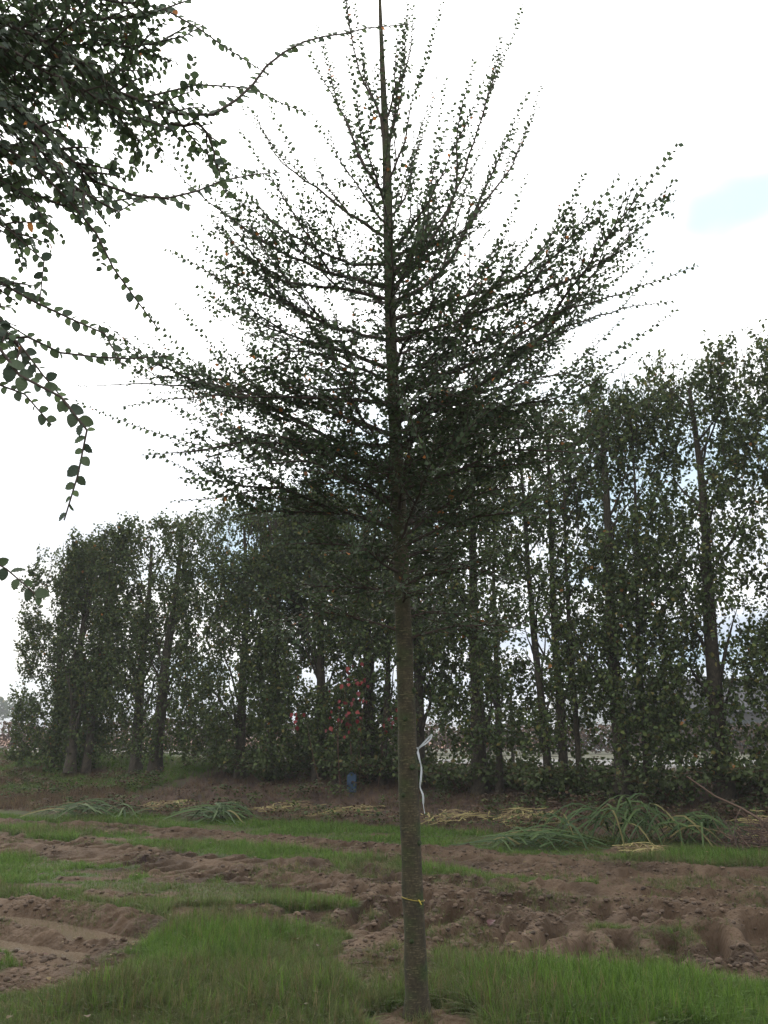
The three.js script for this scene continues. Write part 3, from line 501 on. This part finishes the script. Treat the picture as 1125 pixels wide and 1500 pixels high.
{ // red creeper climbing in the row
  const R = rng(41), t = thing('red_creeper', 'scarlet autumn creeper leaves climbing through the hedge', 'creeper', [-0.6, 0.3, -20.2]);
  const reds = [[0.22, 0.014, 0.016], [0.16, 0.012, 0.015], [0.27, 0.028, 0.02]].map(c => { const m = leafMat(0.35, 0.7); m.color = C(...c); return m; });
  const spots = [[-1.12, 1.45, 7], [-0.05, 2.45, 12], [0.15, 2.1, 8], [0.0, 1.65, 8], [0.75, 1.5, 11], [-0.5, 1.85, 5], [-0.1, 1.3, 6], [-0.45, 1.45, 4]];
  const creeperLeaf = leafShape([0.03, 0.28, 0.42, 0.34, 0.2, 0.02], 0.3, 0.2, 0.08);
  for (const [x, y, n] of spots) {
    part('stem', tube(twigPoints(V(x * 0.6, 0, 0), V(x * 0.4, y, 0.15), y * 1.02, rand3(R, 0.2), 6), [0.008, 0.003], 4), shootMat, t);
    for (let k = 0; k < n; k++) { const p = V(x + (R() - 0.5) * 0.42, y + (R() - 0.5) * 0.5, 0.34 + (R() - 0.5) * 0.5 + x * 0.3), m = part('leaf', creeperLeaf, reds[k % 3], t), d = rand3(R, 0.7); d.y -= 0.8; m.applyMatrix4(Leaves.matrix(p, d, V((R() - 0.5) * 1.2, 0.5, 1), 0.065 + 0.055 * R())); }
  }
}
{ // blue canister
  const x = -0.66, z = -20.05, t = thing('canister', 'narrow blue plastic canister standing at the foot of the hedge', 'canister', [x, groundY(x, z) - 0.01, z]), blue = plain(0.018, 0.05, 0.10, 0.6);
  const b = new RoundedBoxGeometry(0.19, 0.36, 0.14, 3, 0.025); b.translate(0, 0.18, 0); part('body', b, blue, t);
  part('handle', tube(bezier(V(-0.06, 0.35, 0), V(0.0, 0.44, 0), V(0.045, 0.35, 0), 8), [0.011, 0.011], 8), blue, t);
  const cap = new THREE.CylinderGeometry(0.022, 0.024, 0.035, 16); cap.translate(0.07, 0.375, 0); part('cap', cap, plain(0.03, 0.03, 0.035, 0.5), t);
}
{ // wire fence behind the row
  const t = thing('wire_fence', 'wire fence with thin wooden posts running behind the hedge trunks', 'fence', [...((p) => [p[0], 0, p[1]])(rowAt(0, -1.3))]);
  const b = V(t.position.x, 0, t.position.z), wood = plain(0.12, 0.10, 0.08), wire = plain(0.10, 0.10, 0.10, 0.5);
  for (let a = -4; a <= 15; a += 2.9) { const [x, z] = rowAt(a, -1.3), y = groundY(x, z); part('post', tube([V(x - b.x, y - 0.2, z - b.z), V(x - b.x + 0.01, y + 0.7, z - b.z), V(x - b.x, y + 1.35, z - b.z)], [0.04, 0.036], 8, 0.2), wood, t); }
  for (const h of [0.3, 0.62, 0.95, 1.25]) { const pts = []; for (let a = -4; a <= 15; a += 0.95) { const [x, z] = rowAt(a, -1.255), y = groundY(...rowAt(a, -1.3)); pts.push(V(x - b.x, y + h + 0.012 * Math.sin(a * 2), z - b.z)); } part('wire', tube(pts, [0.006, 0.006], 4), wire, t); }
}

// ---------------------------------------------------------------- far things
function farTree(seed, x, z, h, w, label) {
  const R = rng(seed), t = thing('far_tree', label, 'tree', [x, -0.2, z], 'trees on the horizon'), leaves = new Leaves();
  part('trunk', tube([V(0, 0, 0), V(0.1, h * 0.25, 0), V(0, h * 0.6, 0.1)], [0.28, 0.12], 8), oldBark, t);
  for (let k = 0; k < 900; k++) { const d = rand3(R, 1); if (d.length() > 1) continue; const l = 0.62 + 0.38 * noise3(d.x * 2 + seed, d.y * 2, d.z * 2); leaves.add(V(d.x * w * l, h * 0.62 + d.y * h * 0.36 * l, d.z * w * l), rand3(R, 1), rand3(R, 1), 0.75 + 0.5 * R(), pick(R, HEDGE)); }
  leaves.build('crown', hedgeLeaf, hedgeMat, t);
}
farTree(1, -103, -255, 11.5, 5.2, 'rounded tree on the horizon beside the parked cars'); farTree(2, -95, -256, 11, 4.6, 'broad tree on the horizon, touching its rounded neighbour'); farTree(3, -86, -262, 10, 3.6, 'slender tree on the horizon close to the hedge end');
function car(x, z, c, label) {
  const t = thing('parked_car', label, 'car', [x, -0.19, z], 'cars parked on the horizon'), paint = plain(...c, 0.35), glass = plain(0.02, 0.025, 0.03, 0.1);
  const s = new THREE.Shape([[-2.1, 0.3], [2.1, 0.3], [2.15, 0.75], [1.3, 0.9], [0.7, 1.4], [-1.1, 1.42], [-1.8, 0.95], [-2.15, 0.85]].map(p => new THREE.Vector2(...p)));
  const g = new THREE.ExtrudeGeometry(s, { depth: 1.6, bevelEnabled: true, bevelSize: 0.06, bevelThickness: 0.06, bevelSegments: 2 }); g.translate(0, 0, -0.8); part('body', g, paint, t);
  const w = new THREE.Shape([[-1.6, 0.95], [1.1, 0.95], [0.65, 1.33], [-1.05, 1.35]].map(p => new THREE.Vector2(...p))), wg = new THREE.ExtrudeGeometry(w, { depth: 1.76, bevelEnabled: false }); wg.translate(0, 0, -0.88); part('window', wg, glass, t);
  for (const [a, b] of [[-1.3, 0.75], [1.3, 0.75], [-1.3, -0.75], [1.3, -0.75]]) { const wh = new THREE.CylinderGeometry(0.32, 0.32, 0.22, 18); wh.rotateX(Math.PI / 2); wh.translate(a, 0.32, b); part('wheel', wh, plain(0.02, 0.02, 0.02), t); }
}
car(-83, -205, [0.5, 0.52, 0.55], 'pale silver car parked under the horizon trees'); car(-78.5, -206, [0.75, 0.75, 0.75], 'white car parked beside the pale silver one'); car(-87.5, -204, [0.05, 0.06, 0.08], 'dark car parked at the far side of the silver one');
{ const x = -37, z = -92, R = rng(8), t = thing('dark_shrub', 'small dark conical shrub at the edge of the pale yard', 'shrub', [x, -0.18, z]), l = new Leaves(); part('stem', tube([V(0, 0, 0), V(0, 1.2, 0)], [0.05, 0.02], 6), oldBark, t);
  for (let k = 0; k < 700; k++) { const y = R() * 1.5, a = R() * 6.283, r = (1 - y / 1.6) * 0.62 * Math.sqrt(R()); l.add(V(Math.cos(a) * r, y, Math.sin(a) * r), rand3(R, 1), rand3(R, 1), 0.12, C(0.03, 0.032, 0.03)); } l.build('foliage', hedgeLeaf, hedgeMat, t); }
{ // white shed and long dark-roofed barn seen through the row
  const wall = plain(0.70, 0.72, 0.73, 0.6), dark = plain(0.045, 0.045, 0.05, 0.8);
  const prism = (w, h, rise, d) => { const s = new THREE.Shape([[-w / 2, 0], [w / 2, 0], [w / 2, h], [0, h + rise], [-w / 2, h]].map(p => new THREE.Vector2(...p))); return new THREE.ExtrudeGeometry(s, { depth: d, bevelEnabled: false }); };
  const t = thing('white_shed', 'small white gabled shed glimpsed through the hedge', 'shed', [17.6, -0.2, -84]); part('wall', prism(4.4, 4.6, 1.2, 5).translate(0, 0, -5), wall, t);
  const roofG = []; for (const s of [-1, 1]) { const g = new THREE.BoxGeometry(2.65, 0.12, 5.4); g.rotateZ(-s * Math.atan(1.2 / 2.2)); g.translate(s * 1.18, 5.28, -2.5); roofG.push(g); } roofG.forEach(g => part('roof', g, plain(0.55, 0.57, 0.58, 0.5), t));
  const door = new THREE.BoxGeometry(1.4, 2.4, 0.08); door.translate(-0.5, 1.2, 0.06); part('door', door, plain(0.42, 0.45, 0.46), t);
  const b = thing('barn', 'long low barn with dark roof beyond the hedge', 'barn', [34, -0.2, -88]); part('wall', new THREE.BoxGeometry(25, 3.2, 10).translate(0, 1.6, 0), plain(0.09, 0.085, 0.08), b);
  for (const s of [-1, 1]) { const g = new THREE.BoxGeometry(26, 0.15, 6.2); g.rotateX(s * 0.52); g.translate(0, 4.75, s * 2.7); part('roof', g, dark, b); }
  for (let k = 0; k < 4; k++) part('door', new THREE.BoxGeometry(3, 2.6, 0.1).translate(-9 + k * 6, 1.3, 5.06), plain(0.06, 0.07, 0.07), b);
  const hs = new Leaves(), R = rng(66); for (let k = 0; k < 24000; k++) { const x = -30 + 90 * R(); hs.add(V(x, 2.6 * R() * (0.6 + 0.4 * noise3(x * 0.3, 0, 0)), -74 + 0.07 * x + (R() - 0.5) * 2), rand3(R, 1), rand3(R, 1), 0.16 + 0.14 * R(), pick(R, [[0.7, [0.12, 0.065, 0.035]], [0.3, [0.08, 0.06, 0.03]]])); }
  const hr = hs.build('brown_hedgerow', hedgeLeaf, hedgeMat, scene); hr.userData.label = 'long russet hedgerow along the far edge of the road'; hr.userData.category = 'hedgerow';
}

// ---------------------------------------------------------------- cut reeds, straw and twigs at the foot of the bank
const reedMats = [[0.048, 0.088, 0.022], [0.068, 0.110, 0.030], [0.036, 0.068, 0.020], [0.16, 0.14, 0.05]].map(c => { const m = leafMat(0.25, 0.6, 0.4); m.color = C(...c); return m; });
function reeds(seed, x, z, n, spread, high, dirBias, label) {
  const R = rng(seed), y0 = groundY(x, z), t = thing('reed_heap', label, 'reed heap', [x, y0, z], 'heaps of cut reeds');
  for (let k = 0; k < n; k++) {
    const a = dirBias + (R() - 0.5) * 2.8 + (R() < 0.5 ? Math.PI : 0), L = 0.7 + 0.9 * R(), px = (R() + R() - 1) * spread, pz = (R() - 0.5) * 0.8, mound = high * Math.exp(-((px / spread) ** 2) * 1.6) * (1 - Math.abs(pz));
    const d = V(Math.cos(a), 0, Math.sin(a) * 0.7), pts = [], up0 = 0.25 + 0.5 * R(), hang = 0.5 + R(), start = mound * (0.3 + 0.7 * R()) + 0.03, kink = R() < 0.55 ? 0.4 + 0.3 * R() : 9;
    for (let i = 0; i <= 9; i++) {
      const s = i / 9, xx = px + d.x * L * (s - 0.35), zz = pz + d.z * L * (s - 0.35);
      let y = start + high * up0 * Math.sin(Math.PI * Math.min(1, s * 1.05)) - hang * high * 0.6 * s * s - (s > kink ? (s - kink) * 1.1 * high : 0);
      pts.push(V(xx, Math.max(y, groundY(x + xx, z + zz) - y0 + 0.02 + 0.03 * R()), zz));
    }
    const w = 0.02 + 0.026 * R(), tilt = V((R() - 0.5) * 0.9, 1, (R() - 0.5) * 0.9 + 0.35).normalize();
    part('reed_leaf', ribbon(pts, s => w * Math.min(1, 0.55 + s * 3) * Math.pow(1 - s, 0.45) + 0.002, tilt, 0.35), reedMats[R() < 0.08 ? 3 : k % 3], t);
  }
}
reeds(21, 3.35, -14.0, 85, 1.1, 0.5, 0.1, 'big arching heap of cut green reeds in front of the hedge');
reeds(22, 4.6, -14.2, 55, 0.6, 0.32, -0.4, 'green reed leaves spilling from the big heap towards the brown twigs');
reeds(23, -5.3, -18.3, 70, 1.1, 0.22, 0.15, 'flat heap of dark green reeds at the foot of the grassy bank');
reeds(24, -2.95, -17.6, 60, 0.5, 0.24, 0.5, 'small tangled heap of green reeds on the grass edge');
reeds(25, 2.1, -13.75, 50, 0.6, 0.2, 0.05, 'low fringe of green reeds lying in grass before the big heap');
const strawMats = [plain(0.24, 0.185, 0.075), plain(0.17, 0.12, 0.065), plain(0.27, 0.23, 0.09)];
function straw(seed, x, z, n, spread, label, high = 0.12) {
  const R = rng(seed), y0 = groundY(x, z), t = thing('straw_heap', label, 'straw', [x, y0, z], 'heaps of cut straw');
  for (let k = 0; k < n; k++) {
    const a = (R() + R() - 1) * 1.9, L = 0.2 + 0.42 * R(), px = (R() + R() - 1) * spread, pz = (R() - 0.5) * 0.55, h0 = high * R() * Math.exp(-((px / spread) ** 2)), d = V(Math.cos(a), 0, Math.sin(a)), pts = [];
    for (let i = 0; i <= 4; i++) { const s = i / 4 - 0.5, xx = px + d.x * L * s, zz = pz + d.z * L * s; pts.push(V(xx, groundY(x + xx, z + zz) - y0 + 0.015 + h0 + 0.05 * (0.25 - s * s) * R(), zz)); }
    part('stalk', ribbon(pts, () => 0.012 + 0.006 * (k % 3), V(0, 1, 0.3), 0.4), strawMats[k % 3], t);
  }
}
straw(51, 2.35, -16.3, 110, 0.55, 'thick yellow straw heap left of the big reed heap', 0.2);
straw(52, 1.25, -16.9, 90, 0.7, 'thin yellow straw strewn behind the taped beech trunk');
straw(53, -0.75, -18.2, 100, 0.8, 'pale straw below the blue canister', 0.1);
straw(54, -1.9, -18.9, 80, 0.7, 'brownish straw beside the small tangled reed heap');
straw(55, 3.45, -13.25, 45, 0.28, 'bright yellow straw tuft at the front of the big reed heap', 0.06);
straw(56, -4.2, -19.5, 60, 0.7, 'pale dry stalks lying on top of the flat reed heap', 0.16);
straw(57, 5.4, -14.2, 50, 0.4, 'dull straw on top of the brown twig heap', 0.4);
{ // heap of brown twigs and roots
  const R = rng(61), x = 5.15, z = -13.2, y0 = groundY(x, z), t = thing('twig_heap', 'tangled heap of brown roots and dead twigs beside the green reeds', 'twig heap', [x, y0, z]), mats = [plain(0.10, 0.06, 0.042), plain(0.14, 0.09, 0.065), plain(0.07, 0.045, 0.035)];
  for (let k = 0; k < 240; k++) { const a = R() * 6.283, r = 0.62 * Math.sqrt(R()), p = V(Math.cos(a) * r, Math.max(0, 0.5 * (1 - r / 0.7)) * R(), Math.sin(a) * r * 0.8), d = rand3(R, 1); d.y = Math.abs(d.y) * 0.4 - 0.1; const tp = twigPoints(p, d, 0.25 + 0.4 * R(), rand3(R, 1.3), 5); for (const q of tp) q.y = Math.max(0.01, q.y); part('twig', tube(tp, [0.006 + 0.004 * R(), 0.002], 4), mats[k % 3], t); }
  const s = thing('dead_stick', 'long bare stick leaning from the brown twig heap', 'stick', [5.05, groundY(5.05, -13.9), -13.9]);
  part('stem', tube([V(0.35, 0.28, 0), V(0.0, 0.5, -0.05), V(-0.35, 0.66, -0.05), V(-0.72, 0.93, -0.1)], [0.02, 0.009], 7, 0.4), mats[1], s); part('side_twig', tube([V(0.0, 0.5, -0.05), V(-0.12, 0.36, 0.05), V(-0.15, 0.2, 0.08)], [0.008, 0.003], 5), mats[1], s);
}
{ // fallen leaf
  const x = 0.86, z = -8.3, t = thing('fallen_leaf', 'single dark red fallen leaf lying on the churned mud', 'leaf', [x, groundY(x, z) + 0.02, z]); const m = leafMat(0.2); m.color = C(0.06, 0.008, 0.01);
  const g = leafShape([0.03, 0.28, 0.42, 0.3, 0.2, 0.02], 0.5, 0.25, 0.08); g.scale(0.1, 0.1, 0.1); g.rotateX(-1.0); g.rotateY(-0.7); part('blade', g, m, t); part('stalk', tube([V(0, 0, 0), V(-0.02, 0.012, 0.03)], [0.0018, 0.0015], 4), m, t);
}

// ---------------------------------------------------------------- grass and dry stems
function tuft(seed, blades, height, width, splay) {
  const R = rng(seed), list = [];
  for (let k = 0; k < blades; k++) {
    const a = R() * 6.283, r = 0.035 * Math.sqrt(R()), h = height * (0.5 + 0.6 * R()), lean = splay * (0.3 + R()), d = V(Math.cos(a), 0, Math.sin(a)), p = V(Math.cos(a * 3) * r, -0.01, Math.sin(a * 3) * r);
    list.push(ribbon([0, 0.4, 0.75, 1].map(s => p.clone().addScaledVector(d, lean * h * s * s).add(V(0, h * s * (1 - 0.25 * lean * s), 0))), s => width * (1 - 0.92 * s), d, 0.2));
  }
  return mergeGeometries(list);
}
const grassMat = leafMat(0.4, 0.8, 0.3);
const GRASS = [[0.45, [0.102, 0.185, 0.026]], [0.3, [0.125, 0.212, 0.032]], [0.15, [0.074, 0.145, 0.025]], [0.07, [0.13, 0.15, 0.045]], [0.03, [0.22, 0.18, 0.08]]];
const DRY = [[0.45, [0.15, 0.10, 0.055]], [0.3, [0.11, 0.065, 0.042]], [0.15, [0.20, 0.15, 0.07]], [0.1, [0.075, 0.10, 0.035]]];
function sow(name, label, category, geos, mat, count, seed, place, palette) {
  const R = rng(seed), sets = geos.map(() => new Leaves());
  for (let k = 0; k < count; k++) {
    const q = place(R); if (!q) continue;
    const a = R() * 6.283, m = new THREE.Matrix4().makeRotationY(a); const tilt = new THREE.Matrix4().makeRotationX((R() - 0.5) * 0.5); m.multiply(tilt).scale(V(q.s, q.s * (q.tall ?? 1), q.s)); m.setPosition(q.x, q.y, q.z);
    const L = sets[k % geos.length]; L.m.push(m); const c = pick(R, q.pal ?? palette); L.c.push(c);
  }
  sets.forEach((L, i) => { if (!L.m.length) return; const o = L.build(numbered(name), geos[i], mat, scene); o.userData.label = label; o.userData.category = category; });
  return sets.reduce((s, L) => s + L.m.length, 0);
}
const tufts = [tuft(1, 9, 0.15, 0.0065, 0.8), tuft(2, 7, 0.20, 0.0075, 0.7), tuft(3, 10, 0.11, 0.006, 1.2), tuft(4, 5, 0.17, 0.010, 1.3)];
const SPARSE = [[0.5, [0.115, 0.135, 0.045]], [0.3, [0.18, 0.15, 0.07]], [0.2, [0.09, 0.13, 0.035]]];
function grassPlace(d0, d1, power) {
  return R => {
    const D = d0 * Math.pow(d1 / d0, Math.pow(R(), power)), z = -D, x = (R() - 0.5) * 2 * (0.5 * D + 0.6), g = groundAt(x, z);
    const patch = fbm(x * 0.8 + 90, 1, z * 0.8 + 4, 3), fine = noise3(x * 5, 8, z * 5);
    let p = 1 - sst(0.12, 0.55, g.mud + (fine - 0.5) * 0.35); p = Math.max(p, 0.34 * sst(0.44, 0.6, fbm(x * 1.7 + 8, 3, z * 1.7 + 60, 3)) + 0.03); p *= 1 - 0.93 * g.litter;
    if (R() > p) return null;
    const dryish = sst(0.48, 0.66, fbm(x * 0.55 + 12, 5, z * 0.7 + 40, 3) + 0.10 * sst(0.2, 2.2, x)) * 0.7;
    const s = mix(0.45, 1, sst(0.1, 0.8, p)) * mix(0.35, 1.5, sst(0.25, 0.75, patch)) * (0.65 + 0.7 * R()) * mix(0.62, 0.5, sst(6.2, 8.5, -z));
    return { x, y: g.h, z, s, pal: p < 0.5 || R() < dryish ? SPARSE : GRASS };
  };
}
const n1 = sow('grass', 'lush green grass round the tree and between the wheel ruts', 'grass', tufts, grassMat, 150000, 501, grassPlace(4.2, 8.2, 1), GRASS);
const n2 = sow('grass', 'green grass strips between the far wheel tracks', 'grass', tufts, grassMat, 200000, 502, grassPlace(7.6, 19, 0.9), GRASS);
const dryTufts = [tuft(11, 8, 0.28, 0.006, 0.9), tuft(12, 7, 0.2, 0.007, 1.5)];
const n3 = sow('dry_stems', 'brown dry stems and litter on the bank under the hedge', 'dry grass', dryTufts, grassMat, 50000, 503, R => { const x = -15 + 24 * R(), z = mix(toeZ(x) + 0.4, topZ(x) - 0.5, R()), a = rowA(x, z), g = groundAt(x, z); if (R() > g.litter * (a > 12.5 ? 1 : 0.45)) return null; return { x, y: g.h, z, s: (0.35 + 0.6 * R()) * (a > 12.5 ? 1.1 : 0.8), pal: a > 12 && fbm(x * 0.9, 3, z * 0.9 + 2, 2) + 0.35 * (bankT(x, z) - 0.62) > 0.54 ? GRASS : DRY }; }, DRY);
const clod = v => { const g = new THREE.IcosahedronGeometry(1, 1), p = g.attributes.position; for (let i = 0; i < p.count; i++) { const k = 0.65 + 0.7 * noise3(p.getX(i) * 1.3 + v, p.getY(i) * 1.3, p.getZ(i) * 1.3 + v * 3); p.setXYZ(i, p.getX(i) * k, p.getY(i) * k * 0.7, p.getZ(i) * k); } g.computeVertexNormals(); return g; };
const MUD = [[0.4, [0.078, 0.052, 0.033]], [0.35, [0.094, 0.062, 0.040]], [0.25, [0.060, 0.039, 0.025]]];
const n4 = sow('mud_clods', 'loose clods of brown soil in the wheel ruts', 'soil', [clod(3), clod(8), clod(15)], plain(1, 1, 1, 0.95), 60000, 504, R => { const D = 6.2 * Math.pow(17 / 6.2, R()), z = -D, x = (R() - 0.5) * 2 * (0.5 * D + 0.5), g = groundAt(x, z); if (R() > sst(0.45, 0.9, g.mud) * sst(0.25, 0.7, noise3(x * 1.6, 71, z * 1.6)) || g.h < -0.07) return null; return { x, y: g.h, z, s: 0.006 + 0.024 * Math.pow(R(), 4) }; }, MUD);
const sprig = (() => { const R = rng(9), l = []; for (let k = 0; k < 13; k++) { const g = hedgeLeaf.clone(); g.applyMatrix4(Leaves.matrix(V((R() - 0.5) * 0.16, 0.03 + 0.16 * R(), (R() - 0.5) * 0.16), rand3(R, 1), V(0, 1, 0).add(rand3(R, 0.6)), 0.028 + 0.026 * R())); l.push(g); } return mergeGeometries(l); })();
const WEEDS = [[0.4, [0.07, 0.105, 0.03]], [0.15, [0.10, 0.12, 0.035]], [0.45, [0.115, 0.072, 0.042]]];
const n5 = sow('ground_weeds', 'low leafy weeds and fallen leaves on the bank under the hedge', 'weeds', [sprig], hedgeMat, 9000, 505, R => { const x = -15 + 24 * R(), t = -0.02 + 1.05 * R(), z = mix(toeZ(x), topZ(x), t), g = groundAt(x, z); if (R() > sst(0.42, 0.62, fbm(x * 0.9 + 5, 8, z * 0.9, 3)) * mix(0.5, 1, t)) return null; return { x, y: g.h - 0.01, z, s: 0.6 + 0.9 * R() }; }, WEEDS);
{ const g = hedgeLeaf.clone(); g.rotateX(-1.35); sow('fallen_leaves', 'scattered fallen leaves on grass and mud', 'leaves', [g], hedgeMat, 450, 506, R => { const D = 5 * Math.pow(18 / 5, R()), z = -D, x = (R() - 0.5) * (D + 1), q = groundAt(x, z); return { x, y: q.h + 0.02 + (q.mud < 0.3 ? 0.06 * R() : 0), z, s: 0.03 + 0.035 * R() }; }, [[0.5, [0.10, 0.06, 0.03]], [0.3, [0.15, 0.11, 0.035]], [0.2, [0.08, 0.03, 0.02]]]); }
console.log('grass', n1, n2, n3, n4, n5);

renderer.render(scene, camera);
